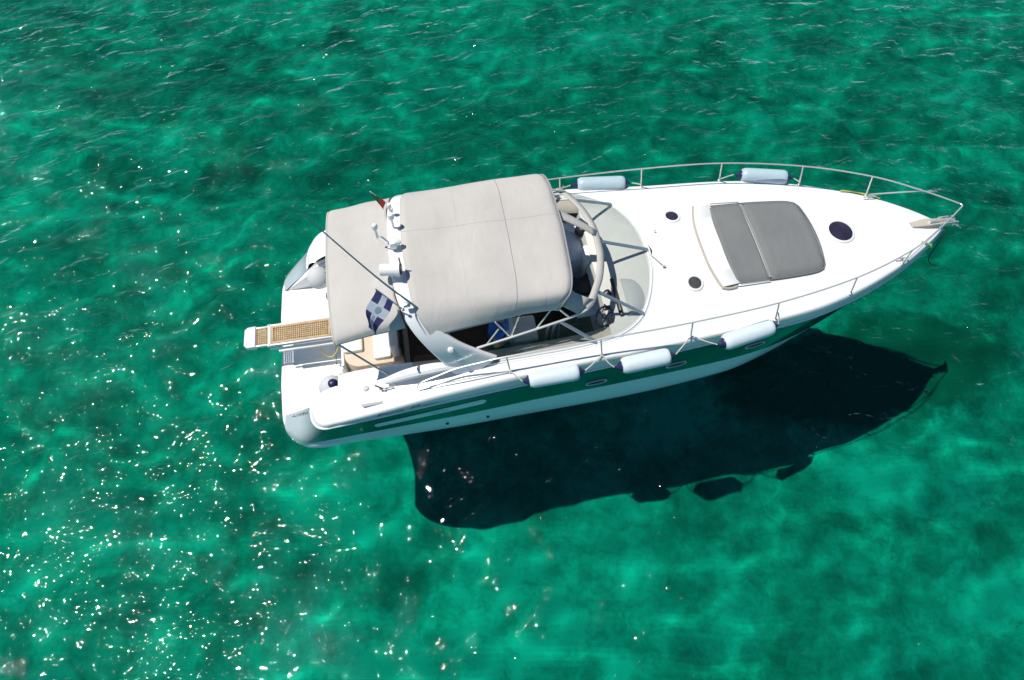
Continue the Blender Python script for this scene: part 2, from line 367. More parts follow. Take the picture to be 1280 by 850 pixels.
d_z = pchip([(.9, 1.12), (1.2, 1.27), (2, 1.43), (3, 1.58), (4, 1.69), (5.4, 1.75), (7, 1.71), (8.3, 1.73), (9.77, 1.70), (10.9, 1.68), (11.5, 1.64), (12.08, 1.55)])
c_z = pchip([(4, 2.02), (6.5, 1.99), (7.2, 1.95), (7.85, 1.93), (9, 1.86), (10, 1.79), (11, 1.72), (12.08, 1.56)])
NS = 72
TL = [k / 72 + .12 * math.sin(math.pi * k / 72) * k / 72 for k in range(73)]
TL = [min(t, 1) for t in TL]; TD = sorted(set(TL + [(x - 1.30) / 10.78 for x in (6.15, 6.2, 6.25, 6.3, 6.35, 6.4, 6.44, 6.47, 6.49, 6.505, 6.515, 6.525, 6.533, 6.54)]))
def row(f_y, f_z, x0, xe, A, sgn, tl=None):
    """a level line of the hull: rounded stern corner from A to (x0, y), then along the side to the stem"""
    y0 = f_y(x0); z0 = f_z(x0); pts = []
    ax, ay, az = A
    for k in range(9):
        a = k / 9 * math.pi / 2; e = .85
        pts.append((ax + (x0 - ax) * (1 - math.cos(a) ** e), sgn * (ay + (y0 - ay) * math.sin(a) ** e), az + (z0 - az) * (k / 9)))
    for t in (tl or TL):
        x = x0 + (xe - x0) * t
        pts.append((x, sgn * max(f_y(x), 0), f_z(x)))
    return pts
hull = MB()
for sg in (1, -1):
    keel = row(lambda x: 0, lambda x: -.62 + .55 * max(0, (x - 8.5) / 2.3) ** 2, .7, 10.8, (.1, 0, -.6), sg)
    chine = row(lambda x: bot_y(x) * .9, lambda x: -.3 + .04 * max(0, x - 8), .62, 11.05, (.06, 1.2, -.3), sg)
    boot = row(bot_y, lambda x: .15 + .012 * x, .62, 11.45, (.04, 1.25, .15), sg)
    bord = row(bor_y, bor_z, .62, 11.8, (.02, 1.28, .345), sg)
    rub = row(rub_y, rub_z, .98, 12.15, (.60, 1.40, .80), sg)
    rows = [keel, chine, boot]; mi = [0, 0]
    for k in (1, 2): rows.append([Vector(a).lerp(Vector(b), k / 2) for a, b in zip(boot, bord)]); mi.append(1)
    for k in range(1, 6):
        t = k / 5
        rows.append([Vector((lerp(a[0], b[0], t), lerp(a[1], b[1], t - .10 * math.sin(math.pi * t) * min(1, max(0, (a[0] - 5) / 4))), lerp(a[2], b[2], t))) for a, b in zip(bord, rub)]); mi.append(2)
    hull.grid(rows, mi)
# transom under the platform
L = [r for r in ()]
def stern_pts(sg): return [(.1, 0, -.6), (.06, sg * 1.2, -.3), (.04, sg * 1.25, .1), (.02, sg * 1.28, .345), (.02, 0, .345)]
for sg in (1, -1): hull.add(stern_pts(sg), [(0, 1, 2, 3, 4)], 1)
ho = hull.build('hull', ['boot', 'bounce_gel', 'green'], Y, smooth=50)
# material: gel corner panel aft fades from the stern quarter: the quarter panel itself is white gelcoat

# rub rail strip
for sg in (1, -1):
    MB().tube([(p[0], p[1] * 1.004, p[2] + .012) for p in row(rub_y, rub_z, .98, 12.15, (.60, 1.40, .80), sg)], .022, 6).build('rub_rail', 'gel', Y)

# ---- deck moulding: gunwale, side decks, foredeck
win_pts = [(6.54, 0), (6.50, .4), (6.38, .8), (6.19, 1.14), (5.95, 1.34), (5.62, 1.46), (5.0, 1.53), (4.0, 1.55), (3.0, 1.52), (2.2, 1.42), (1.3, 1.34), (1.0, 1.33)]
win_in = pchip([(p[0], p[1]) for p in win_pts[::-1]])
def deck_z(x, y):
    yd = max(d_y(x), 1e-3); zc = c_z(x) if x > 4 else lerp(d_z(x) + .12, c_z(4), max(0, min(1, (x - 2.5) / 1.5)))
    if x < 2.5: zc = d_z(x) + .12 * max(0, min(1, (x - 1.2) / 1.0))
    return d_z(x) + (zc - d_z(x)) * (1 - min(1, abs(y) / yd) ** 2)
deck = MB()
for sg in (1, -1):
    rub = row(rub_y, rub_z, .98, 12.15, (.60, 1.40, .80), sg, TD)
    g3 = row(d_y, d_z, 1.22, 12.08, (.80, 1.42, 1.0), sg, TD)
    lo = [(p[0], p[1] * .998, p[2] + .02) for p in rub]
    rows = [lo]
    for ty, tz in ((0, .35), (.02, .62), (.10, .80), (.26, .91), (.52, .975), (1, 1)):
        rr = []
        for a, b in zip(lo, g3):
            wd = min(1, abs(a[1]) / .5); fl = .02 * math.sin(math.pi * min(1, tz)) * wd
            rr.append((lerp(a[0], b[0], lerp(tz, ty, .6)), lerp(a[1], b[1], ty) + sg * fl, lerp(a[2], b[2], tz)))
        rows.append(rr)
    deck.grid(rows)
    # inner surface from deck edge to windscreen line or the centre
    rows2 = [list(g3)]
    nv = 12
    for k in range(1, nv + 1):
        rr = []
        for j, p in enumerate(g3):
            x = p[0]
            yi = win_in(x) if x < 6.54 else 0
            yi = min(yi, abs(p[1]))
            y = lerp(abs(p[1]), yi, k / nv); z = deck_z(x, y) if j >= 9 else p[2] + .05 * k / nv
            rr.append((x, sg * y, max(z, p[2])))
        rows2.append(rr)
    deck.grid(rows2)
deck.build('deck', 'gel', Y, smooth=40)
# fine grid infill of foredeck directly forward of the windscreen is carried by the deck stations above

# ---- swim platform
plat = []
for sg in (1, -1):
    seg = [(0.0, 0), (-.02, sg * .7), (0.0, sg * 1.25)]
    for k in range(1, 10):
        a = k / 9 * math.pi / 2; seg.append((.0 + .66 * (1 - math.cos(a)), sg * (1.25 + .675 * math.sin(a))))
    seg += [(.95, sg * 1.925), (1.0, sg * 1.6), (1.3, sg * 1.3)]
    plat.append(seg)
poly = plat[1][::-1] + plat[0][1:]
pf = MB().prism(poly, .24, .375, .03).build('swim_platform', 'nonskid', Y)
MB().tube([(.97, -1.0, .379), (.97, 1.0, .379)], .004, 4).build('platform_seam', 'piping', pf)

# ---- cockpit tub
tub = MB()
zf = .58
ins = lambda x: win_in(x) - .03
xs = [1.15 + .25 * k for k in range(19)]
for sg in (1, -1):
    rows = []
    for x in xs:
        top = deck_z(x, win_in(x)) + .0; y = ins(x)
        rows.append([(x, sg * win_in(x), top), (x, sg * (y), top + .012), (x, sg * (y - .20), top - .03), (x, sg * (y - .24), top - .10)])
    tub.grid(rows[:6], 1); tub.grid(rows[5:], 0)
tub.build('coaming', ['tan', 'gel'], Y, smooth=50)
tw = MB()
for sg in (1, -1):
    rows = []
    for x in xs:
        top = deck_z(x, win_in(x)); y = ins(x)
        rows.append([(x, sg * (y - .24), top - .10), (x, sg * (y - .30), 1.1), (x, sg * (y - .33), zf)])
    tw.grid([r for r in rows if r[0][0] < 2.35], 1); tw.grid([r for r in rows if r[0][0] > 2.1], 0)
tw.add([(1.1, -1.3, zf - .1), (2.3, -1.3, zf - .1), (2.3, 1.3, zf - .1), (1.1, 1.3, zf - .1)], [(0, 1, 2, 3)], 1)
tw.add([(2.3, -1.3, zf), (5.9, -1.3, zf), (5.9, 1.3, zf), (2.3, 1.3, zf)], [(0, 1, 2, 3)], 0)
tw.build('cockpit_liner', ['wood', 'gel'], Y, smooth=30)
# ---- stern bench block with walkway to starboard
blk = []
for k in range(7):
    a = math.pi / 2 * k / 6; blk.append((1.2 + .28 * (1 - math.sin(a)), -.84 + .28 * (1 - math.cos(a))))
blk = [(2.22, -.84)] + blk + [(1.2, 1.28), (2.22, 1.28)]
bb = MB().prism(blk, .46, .93, .02).build('stern_bench', 'beige', Y)
MB().box((1.38, .42, .965), (.33, 1.98, .09), .035).box((1.38, -.42, .0), (.01, .01, .01), 0).build('seat_cushion', 'seat', bb)
MB().box((1.87, .26, .965), (.30, 2.06, .09), .035).build('seat_cushion', 'seat', bb)
MB().box((2.11, .26, 1.12), (.16, 2.06, .42), .05).build('backrest', 'seat', bb)
MB().box((2.215, .26, 1.08), (.03, 2.06, .44), .01).build('backrest_panel', 'black', bb)
MB().box((1.19, .2, .66), (.05, 2.0, .60), .02).build('transom_panel', 'gel', bb)

# ---- quarter niches aft of the coaming with closing walls
for sg in (1, -1):
    nw = MB()
    A = [(.60, sg * 1.395, .80), (.80, sg * 1.40, 1.0), (1.30, sg * 1.325, 1.30), (1.30, sg * 1.32, .40), (.10, sg * 1.30, .372)]
    nw.add(A, [(0, 1, 2, 3, 4)])
    nw.build('quarter_wall', 'gel', Y, smooth=0)

# ---- windscreen
def sym_curve(half, n=8): 
    c = curve(half, n); return [Vector((p.x, -p.y, p.z)) for p in c[:0:-1]] + c
base_h = [(6.535, 0, 0), (6.50, .4, 0), (6.38, .8, 0), (6.19, 1.14, 0), (5.95, 1.335, 0), (5.62, 1.455, 0), (5.0, 1.525, 0), (4.3, 1.54, 0), (3.75, 1.54, 0)]
base_h = [(x, y, deck_z(x, y) + .015) for x, y, _ in base_h]
top_h = [(5.66, 0, 2.44), (5.64, .3, 2.44), (5.55, .66, 2.43), (5.42, .93, 2.42), (5.25, 1.17, 2.40), (4.98, 1.27, 2.36), (4.5, 1.335, 2.28), (3.95, 1.39, 2.18), (3.45, 1.42, 2.06)]
bc, tcv = sym_curve(base_h), sym_curve(top_h)
ws = MB().grid([bc, [a.lerp(b, .5) + Vector((0, 0, .02)) for a, b in zip(bc, tcv)], tcv]).build('windscreen', 'glass', Y)
fl_rows = [[Vector((p.x + .05 * (1 - abs(p.y) / 1.6), p.y * 1.03, 0)), p, Vector((p.x - .05 * (1 - abs(p.y) / 1.6), p.y * .965, 0))] for p in bc]
for r_ in fl_rows:
    for q in (r_[0], r_[2]): q.z = deck_z(q.x, q.y) + .006
    r_[1] = r_[1] - Vector((0, 0, .004))
MB().grid(fl_rows).build('base_flange', 'gel', ws)
MB().tube(bc, .016, 6).build('base_frame', 'gel', ws)
MB().tube(tcv, .02, 8).build('top_rail', 'steel', ws)
def bar(a, b, wd, th, name, m, parent):
    a, b = Vector(a), Vector(b); d = b - a; L_ = d.length
    rot = d.to_track_quat('X', 'Z').to_matrix()
    return MB().box((a + b) / 2, (L_, wd, th), .008, rot=rot).build(name, m, parent)
nb = len(base_h) - 1
for idx in (0, 24, -24, 44, -44):
    i = nb * 8 + idx
    bar(bc[i] + Vector((.0, 0, .02)), tcv[i], .055, .03, 'mullion', 'alu', ws)
# lower inner rail along the side glass, near and far
for sg in (1, -1):
    c = curve([(5.2, sg * 1.20, 2.34), (4.7, sg * 1.28, 2.25), (4.0, sg * 1.36, 2.12), (3.4, sg * 1.40, 1.99)], 8)
    MB().tube(c, .013, 6).build('side_rail', 'steel', ws)

# ---- radar arch
arch_c = [(3.42, 1.56, 1.66), (3.18, 1.50, 1.98), (2.92, 1.42, 2.34), (2.70, 1.24, 2.64), (2.58, 1.0, 2.815), (2.51, .6, 2.90), (2.48, 0, 2.925)]
arch_w = [.80, .58, .41, .36, .35, .34, .33]
ac = sym_curve(arch_c[::-1], 6); na = len(ac)
wcur = curve([(w_, 0, 0) for w_ in arch_w[::-1]], 6); wl = [p.x for p in wcur]; wl = wl[:0:-1] + wl
rows = []
for i, p in enumerate(ac):
    d = (ac[min(i + 1, na - 1)] - ac[max(i - 1, 0)]).normalized()
    ax = Vector((1, 0, 0)); ax = (ax - d * ax.dot(d)).normalized(); nn = d.cross(ax).normalized()
    hw, ht = wl[i] / 2, .055
    rows.append([p + ax * (hw * math.copysign(abs(math.cos(a)) ** .45, math.cos(a))) + nn * (ht * math.copysign(abs(math.sin(a)) ** .6, math.sin(a))) for a in [2 * math.pi * k / 16 for k in range(16)]])
arch = MB().grid(rows, closev=True).build('radar_arch', 'gel', Y, smooth=60)
# low fairing behind each arch foot
for sg in (1, -1):
    fr_ = MB()
    c = curve([(1.95, 1.50, 1.60), (2.35, 1.51, 1.76), (2.8, 1.53, 1.86), (3.2, 1.55, 1.84), (3.9, 1.57, 1.80)], 6)
    fr_.tube([(p.x, sg * p.y, p.z - .06) for p in c], [.02 + .075 * math.sin(math.pi * min(1, .15 + k / len(c))) for k in range(len(c))], 10)
    fr_.build('arch_fairing', 'gel', arch)
MB().lathe([(.0, .0), (.05, .0), (.05, .02), (.035, .045), (0, .05)], (3.05, -1.50, 2.27), (0, -.86, .5)).build('deck_light', 'seat', arch)
# items on the arch
o = MB(); o.lathe([(.0, 0), (.018, 0), (.018, .12), (.012, .13), (0, .13)], (2.42, .66, 2.99), (0, 0, 1)).lathe([(0, 0), (.034, 0), (.036, .05), (.03, .08), (0, .09)], (2.42, .66, 3.12), (0, 0, 1))
o.build('anchor_light', 'gel', arch)
o = MB(); o.lathe([(.0, 0), (.018, 0), (.018, .2), (0, .2)], (2.44, .38, 2.99), (0, 0, 1)).lathe([(0, 0), (.045, .01), (.055, .06), (.04, .11), (0, .125)], (2.44, .38, 3.19), (0, 0, 1))
o.build('gps_antenna', 'gel', arch)
o = MB(); o.box((2.42, -.02, 3.10), (.10, .13, .14), .02).lathe([(.0, 0), (.05, 0), (.055, .07), (.03, .12), (0, .12)], (2.42, -.02, 3.12), (1, 0, 0))
o.tube([(2.42, -.02, 3.0), (2.42, -.02, 3.05)], .03)
o.build('searchlight', 'gel', arch)
o = MB(); o.tube([(2.40, .0, 3.04), (2.2, .16, 3.16)], .012, 6).tube([(2.40, -.06, 3.04), (2.2, .06, 3.16)], .012, 6).tube([(2.2, .11, 3.1), (2.2, .11, 3.34)], .02, 6)
o.lathe([(0, 0), (.045, .01), (.05, .05), (.03, .09), (0, .1)], (2.2, .11, 3.34), (0, 0, 1))
o.build('wind_sensor', 'gel', arch)
o = MB(); o.lathe([(0, 0), (.085, 0), (.09, .02), (.09, .20), (.105, .25), (.105, .29), (.03, .30), (0, .30)], (2.20, -.50, 3.14), (1, -.12, .0), 24)
o.tube([(2.36, -.52, 2.98), (2.36, -.52, 3.08)], .035, 8)
ld = o.build('loudhailer', 'gel', arch)
MB().lathe([(0, 0), (.085, .0), (.085, .012), (0, .012)], (2.498, -.536, 3.14), (1, -.12, 0), 24).build('horn_mouth', 'black', ld)
MB().tube([(2.50, -.45, 2.99), (2.50, -.45, 3.3)], .012, 6).build('vhf_stub', 'black', arch)
wp = curve([(2.66, -1.07, 2.88), (2.2, -1.03, 3.75), (1.53, -1.0, 5.29)], 8)
wo = MB().tube(wp, [lerp(.018, .007, k / (len(wp) - 1)) for k in range(len(wp))], 6).build('whip_antenna', 'alu', arch)
MB().box((2.52, -1.06, 2.99), (.10, .06, .08), .015).build('bracket', 'steel', wo)

# ---- bimini tops
def drape(x0f, x1f, prof, nx, name, zs=0, sag=0.012):
    rows = []
    for i in range(nx + 1):
        t = i / nx; rr = []
        for (y, z) in prof:
            x0 = x0f(y); x1 = x1f(y); x = lerp(x0, x1, t)
            rr.append((x, y, z + zs * (1 - t) + sag * math.cos(2 * math.pi * t * 2)))
        rows.append(rr)
    return MB().grid(rows)
def prof(half, n=6):
    c = curve([(0, y, z) for y, z in half], n); c = [(p.y, p.z) for p in c]; return [(-y, z) for y, z in c[:0:-1]] + c
pm = prof([(0, 2.985), (.5, 2.98), (.86, 2.945), (1.08, 2.86), (1.26, 2.71), (1.40, 2.52)])
pf_ = prof([(0, 2.975), (.5, 2.97), (.96, 2.955), (1.155, 2.90), (1.22, 2.77), (1.24, 2.58)])
lx = pchip([(0, 2.53), (.93, 2.58), (1.18, 2.65), (1.41, 2.80)]); rx = pchip([(0, 5.02), (.7, 4.99), (1.05, 4.92), (1.25, 4.82), (1.41, 4.72)])
def tf(pp):
    out = []
    for y, z in pp: out.append((y, z))
    return out
mc = MB(); rows = []
nx = 26
for i in range(nx + 1):
    t = i / nx; rr = []
    for (y, z), (y2, z2) in zip(pm, pf_):
        x = lerp(lx(abs(y)), rx(abs(y)), t)
        hoop = .012 * math.cos(2 * math.pi * (x - 2.6) / 1.2) * max(0, 1 - (abs(y) / 1.41) ** 3)
        k = max(0, (t - .94) / .06); f_ = max(0, min(1, (x - 2.6) / 1.6)); yy = lerp(y, y2, f_); z = lerp(z, z2, f_)
        rr.append((x, yy, z + hoop - .035 * k * k + (.03 if False else 0)))
    rows.append(rr)
mc.grid(rows); main = solid(mc.build('main_canopy', 'canvas', Y, smooth=0), .012)
for p in main.data.polygons: p.use_smooth = True
MB().tube([rows[-1][k] for k in range(len(rows[-1]))], .016, 6).build('front_piping', 'trim', main)
sm = MB()
for xs_ in (4.16,):
    i = min(range(nx + 1), key=lambda q: abs(rows[q][len(pm) // 2][0] - xs_))
    sm.tube([(p[0], p[1], p[2] + .008) for p in rows[i]], .006, 4)
sm.build('canopy_seam', 'trim', main)
for y_ in (.28,):
    j_ = min(range(len(pm)), key=lambda q: abs(pm[q][0] - y_))
    MB().tube([(r_[j_][0], r_[j_][1], r_[j_][2] + .006) for r_ in rows], .005, 4).build('canopy_seam', 'canvas', main)
i_ = min(range(nx + 1), key=lambda q: abs(rows[q][len(pm) // 2][0] - 3.42))
MB().tube([(p[0], p[1], p[2] + .006) for p in rows[i_]], .005, 4).build('canopy_seam', 'canvas', main)
# frame hoops below the canvas
hp = MB()
for i in (8, 17, 25): hp.tube([(p[0], p[1] * .985, p[2] - .03) for p in rows[i][3:-3]], .014, 6)
hp.build('canopy_hoop', 'steel', main)
st_ = [((3.76, -1.31, 2.58), (3.98, -1.365, 2.16)), ((3.80, -1.34, 2.40), (3.60, -1.40, 2.08)), ((4.12, -1.29, 2.58), (3.99, -1.365, 2.16)), ((4.66, -1.19, 2.58), (4.38, -1.34, 2.24)), ((4.70, -1.19, 2.58), (4.92, -1.28, 2.34))]
for a, b in st_:
    for sg in (1, -1):
        MB().tube([(a[0], -sg * a[1], a[2]), (b[0], -sg * b[1], b[2])], .013, 6).build('canopy_strut', 'steel', main)
# aft canopy
pa2 = prof([(0, 2.63), (.5, 2.63), (1.0, 2.61), (1.2, 2.565), (1.265, 2.47)])
pa = prof([(0, 2.90), (.5, 2.90), (.95, 2.86), (1.15, 2.77), (1.22, 2.62)])
rows = []
for i in range(19):
    t = i / 18; rr = []
    for (y, z), (y2, z2) in zip(pa, pa2):
        x = lerp(1.32 + .05 * (abs(y) / 1.22) ** 2, 2.35 + (.10 * max(0, abs(y) - .8) / .42), t)
        q_ = 1 - (1 - t) ** 1.15; zz = lerp(z2, z, q_) + .014 * math.sin(t * 9 + y * 2) * (1 - t) * t * 3; yy = lerp(y2, y, q_)
        rr.append((x, yy, zz - (.03 if i == 0 else 0)))
    rows.append(rr)
aft = solid(MB().grid(rows).build('aft_canopy', 'canvas', Y, smooth=0), .012)
for p in aft.data.polygons: p.use_smooth = True
MB().tube(rows[-1], .012, 6).build('zip_edge', 'brown', aft)
MB().tube(rows[0], .016, 6).build('rear_hoop', 'canvas', aft)
for sg in (1, -1):
    MB().tube([(1.39, sg * 1.22, 2.45), (2.03, sg * 1.40, 1.50)], .016, 6).build('support_pole', 'alu', aft)

# front canvas strips between main canopy and windscreen top (openings between them)
fc = MB()
top_band = [(p.x, p.y, p.z) for p in tcv[nb * 8 - 34: nb * 8 + 35]]
rows = []
for p in top_band:
    v_ = Vector(p); inw = (Vector((4.7, 0, 2.6)) - v_); inw.z = 0; inw.normalize()
    rows.append([v_ + Vector((0, 0, .03)) - inw * .02, v_ + inw * .045 + Vector((0, 0, .05)), v_ + inw * .10 + Vector((0, 0, .065))])
fc.grid(rows)
def strip(a, b, w0, w1, n=8, arc=.03):
    a, b = Vector(a), Vector(b); s_ = (b - a).cross(Vector((0, 0, 1))).normalized(); rr = []
    for k in range(n + 1):
        t = k / n; c = a.lerp(b, t) + Vector((0, 0, arc * math.sin(math.pi * t))); w_ = lerp(w0, w1, t) / 2
        rr.append([c - s_ * w_, c, c + s_ * w_])
    return rr
fc.grid(strip((4.99, .34, 2.86), (5.62, .12, 2.50), .16, .12))
for sg in (-1, 1):
    fc.add([(4.90, sg * .97, 2.80), (4.74, sg * 1.17, 2.60), (5.02, sg * 1.27, 2.43), (5.32, sg * 1.08, 2.46), (5.20, sg * 1.06, 2.52), (5.02, sg * 1.02, 2.64)], [(0, 1, 2, 5), (5, 2, 3, 4)])
solid(fc.build('front_canvas', 'canvas', Y, smooth=60), .012)

# ---- interior seen through the windscreen
ds = MB(); rows = []
for i in range(nb * 8 - 40, nb * 8 + 41, 2):
    p = bc[i]; f = Vector((5.62, p.y * .80, 1.78)); rows.append([Vector((p.x + .04, p.y * 1.03, p.z - .03)), p + Vector((-.03, 0, -.012)), p.lerp(f, .5) + Vector((0, 0, .01)), f, f + Vector((-.05, 0, -.25)), Vector((5.55, f.y, .9))])
dash = ds.grid(rows).build('dashboard', ['dash'], Y, smooth=50)
cw = MB(); rows = []
for k in range(13):
    a = math.pi * k / 12; rows.append([(5.90 + .02, -.40 - .36 * (1 - math.cos(a)), 1.80), (5.95 + .10 * math.sin(a), -.40 - .36 * (1 - math.cos(a)), 1.86 + .09 * math.sin(a)), (6.05 + .22 * math.sin(a), -.42 - .34 * (1 - math.cos(a)), 1.88 + .06 * math.sin(a)), (6.12 + .27 * math.sin(a), -.42 - .34 * (1 - math.cos(a)), 1.82)])
cw.grid(rows).build('instrument_cowl', 'cowl', dash, smooth=50)
MB().box((5.86, -.74, 1.84), (.07, .72, .14), .02, rot=Matrix.Rotation(R(-25), 3, 'Y')).build('instrument_panel', 'black', dash)
sw = MB()
ctr = Vector((5.58, -1.02, 1.78)); axv = Vector((-.75, 0, .66)).normalized(); u_ = Vector((0, 1, 0)); q_ = axv.cross(u_)
sw.tube([ctr + (u_ * math.cos(a) + q_ * math.sin(a)) * .17 for a in [2 * math.pi * k / 20 for k in range(20)]], .018, 6, closed=True)
for k in range(3):
    a = 2 * math.pi * k / 3 + .5; sw.tube([ctr - axv * .02, ctr + (u_ * math.cos(a) + q_ * math.sin(a)) * .17], .012, 6)
sw.lathe([(0, -.1), (.03, -.1), (.04, 0), (.05, .01), (0, .03)], ctr, axv, 12)
sw.build('steering_wheel', 'black', dash)
o = MB(); o.lathe([(0, 0), (.07, 0), (.075, .03), (.05, .09), (0, .11)], (5.72, -.62, 1.78), (0, 0, 1), 16); o.build('compass', 'black', dash)
o = MB(); o.box((5.66, -.88, 1.80), (.12, .08, .05), .02).tube([(5.66, -.88, 1.8), (5.60, -.88, 1.92)], .014, 6); o.build('throttle_lever', 'black', dash)
MB().lathe([(0, 0), (.05, 0), (.055, .03), (.03, .06), (0, .065)], (5.66, -1.13, 1.80), (0, 0, 1), 14).build('horn_button', 'brown', dash)
# port lounge and centre companionway
lg = MB(); lg.prism([(4.4, .32), (5.56, .32), (5.62, .9), (5.5, 1.16), (5.2, 1.2), (4.4, 1.2)], .6, 1.56, .05)
lounge = lg.build('port_lounge', 'lounge', Y)
MB().box((5.60, .30, 1.50), (.14, .34, .5), .04).build('lounge_end', 'seat', lounge)
cwv = MB()
poly = [(5.60, -.30), (5.60, .10)] + [(5.02 + .5 * math.cos(a), -.28 + .42 * math.sin(a)) for a in [R(40 + 25 * k) for k in range(5)]] + [(4.98, -.3)]
cwv.prism(poly, 1.30, 1.46, .02); cwv.build('companionway_dark', 'black', Y)  # black slab painted in for the dark inside the open companionway
MB().box((5.45, -.50, 1.30), (.42, .40, .04), .02, rot=Matrix.Rotation(R(-8), 3, 'Y')).build('companion_door', 'lounge', Y)
# helm seat
hs = MB().box((4.15, -.82, .95), (.50, .56, .72), .06).build('helm_seat', 'seat', Y)
MB().box((4.02, -.84, 1.52), (.16, .58, .62), .07).build('backrest', 'seat', hs)
MB().box((4.30, -.82, 1.36), (.42, .50, .12), .05).build('seat_cushion', 'seat', hs)
hb = MB()
for dx in (0, .10): hb.tube(curve([(4.62 + dx, -1.1, 1.05), (4.62 + dx, -1.1, 1.62), (4.66 + dx, -1.06, 1.78), (4.74 + dx, -1.0, 1.70), (4.76 + dx, -.98, 1.1)], 5), .018, 6)
hb.build('grab_handle', 'steel', hs)
MB().box((2.85, -1.05, .9), (.9, .34, .5), .06).build('side_bench', 'brown', Y)
MB().lathe([(0, 0), (.075, 0), (.08, .015), (.06, .02), (.05, .012), (0, .012)], (3.28, -1.08, 1.35), (0, -.5, .9), 20).build('cockpit_speaker', 'cowl', Y)

# ---- foredeck fittings
def hatch(x, y, r, glassmat, name='deck_hatch'):
    z = deck_z(x, y); e = .05
    nrm = Vector((-(deck_z(x + e, y) - deck_z(x - e, y)) / (2 * e), -(deck_z(x, y + e) - deck_z(x, y - e)) / (2 * e), 1)).normalized()
    p = Vector((x, y, z)) - nrm * .01
    h = MB().lathe([(r + .035, 0), (r + .035, .022), (r + .02, .034), (r, .034), (r - .006, .026)], p, nrm, 32).build(name, 'gel', Y, smooth=40)
    MB().lathe([(r + .002, .024), (r - .02, .034), (0, .036)], p, nrm, 32).build('pane', glassmat, h)
hatch(7.17, .705, .115, 'rubber'); hatch(7.17, -.705, .115, 'smoke'); hatch(10.04, 0, .215, 'rubber', 'bow_hatch')
# raised moulding behind the sun pad
rb = []
for y in [-.86 + 1.72 * k / 20 for k in range(21)]:
    x = 7.46 + .14 * (abs(y) / .86) ** 2.6
    rb.append((x, y, deck_z(x, y)))
md = MB().grid([[(x, y, z), (x + .03, y, z + .055), (x + .34 - .06 * (abs(y) / .86) ** 2, y * .97, deck_z(x + .34, y) + .06), (x + .36, y * .96, deck_z(x + .36, y))] for x, y, z in rb]).build('pad_moulding', 'gel', Y, smooth=50)
MB().tube([(x + .008, y, z + .02) for x, y, z in rb[::-1]] + [(px_, py_, deck_z(px_, py_) + .02) for px_, py_ in ((7.68, -.885), (7.76, -.89), (7.85, -.87))], .024, 6).build('moulding_gasket', 'gasket', md)
for sg in (1, -1):
    a = Vector((7.85, sg * .86, 0)); b = Vector((8.45, sg * .85, 0))
    for q in (a, b): q.z = deck_z(q.x, q.y)
    up = Vector((0, 0, .05))
    MB().tube(curve([a, a + up * .8 + Vector((.03, 0, 0)), a + up + Vector((.1, 0, 0)), b + up - Vector((.1, 0, 0)), b + up * .8 - Vector((.03, 0, 0)), b], 4), .011, 6).build('grab_rail', 'steel', Y)
# wiper-like arm on the deck
MB().tube([(6.56, -.10, 2.02), (6.72, -.36, 2.02)], .009, 5).box((6.72, -.36, 2.015), (.05, .03, .03), .008).build('washer_arm', 'cowl', Y)
MB().tube([(6.75, .38, 2.0), (6.77, .38, 2.02)], .012, 6).build('washer_nozzle', 'cowl', Y)
# anchor gear
an = MB(); an.box((12.02, 0, 1.60), (.46, .10, .03), .01).tube([(12.2, -.09, 1.63), (12.2, .09, 1.63)], .035, 10).box((12.1, .07, 1.66), (.32, .015, .12), .005).box((12.1, -.07, 1.66), (.32, .015, .12), .005)
rl = an.build('bow_roller', 'steel', Y)
ank = MB(); ank.tube([(11.75, 0, 1.72), (12.15, 0, 1.69), (12.33, 0, 1.58)], .026, 8)
ank.add([(12.20, .0, 1.62), (12.36, .13, 1.56), (12.44, .02, 1.42), (12.38, -.02, 1.52), (12.36, -.13, 1.56)], [(0, 1, 2, 3), (0, 3, 2, 4)])
solid(ank.build('anchor', 'steel', Y), .02)
MB().prism([(11.40, .06), (11.42, -.05), (11.7, -.07), (12.05, -.06), (12.05, .05), (11.7, .10)], 1.60, 1.70, .02).build('anchor_locker_lid', 'tan', Y)
MB().tube(curve([(12.10, -.06, 1.60), (12.04, -.19, 1.45), (12.03, -.24, 1.05), (12.10, -.25, .82), (12.24, -.26, .66), (12.38, -.28, .62)], 6), .009, 6).build('anchor_chain', 'chain', Y)
# hull portlights (both sides, the camera sees starboard)
def side_pt(x, z, sg=-1, off=0.0):
    t = (z - bor_z(x)) / max(.05, rub_z(x) - bor_z(x)); y = lerp(bor_y(x), rub_y(x), t - .10 * math.sin(math.pi * t) * min(1, max(0, (x - 5) / 4)))
    return Vector((x, sg * (y + off), z))
def side_oval(xc, zc, hl, hh, sg, off, n=28, p=.6):
    pts = []
    for k in range(n):
        a = 2 * math.pi * k / n; x = xc + hl * math.copysign(abs(math.cos(a)) ** p, math.cos(a)); z = zc + (x - xc) * .03 + hh * math.copysign(abs(math.sin(a)) ** (.9), math.sin(a))
        pts.append(side_pt(x, z, sg, off))
    return pts
def portlight(xc, zc, sg):
    o1 = side_oval(xc, zc, .185, .062, sg, .004); o2 = side_oval(xc, zc, .185, .062, sg, .022); o3 = side_oval(xc, zc, .155, .042, sg, .022); o4 = side_oval(xc, zc, .155, .042, sg, .008)
    h = MB().grid([o1, o2, o3, o4], closev=True).build('hull_portlight', 'cowl', Y, smooth=40)
    MB().add(o4, [tuple(range(len(o4)))]).build('pane', 'black', h, smooth=0)
for x, z in ((5.36, 1.0), (6.76, 1.02), (8.20, 1.02)):
    for sg in (1, -1): portlight(x, z, sg)
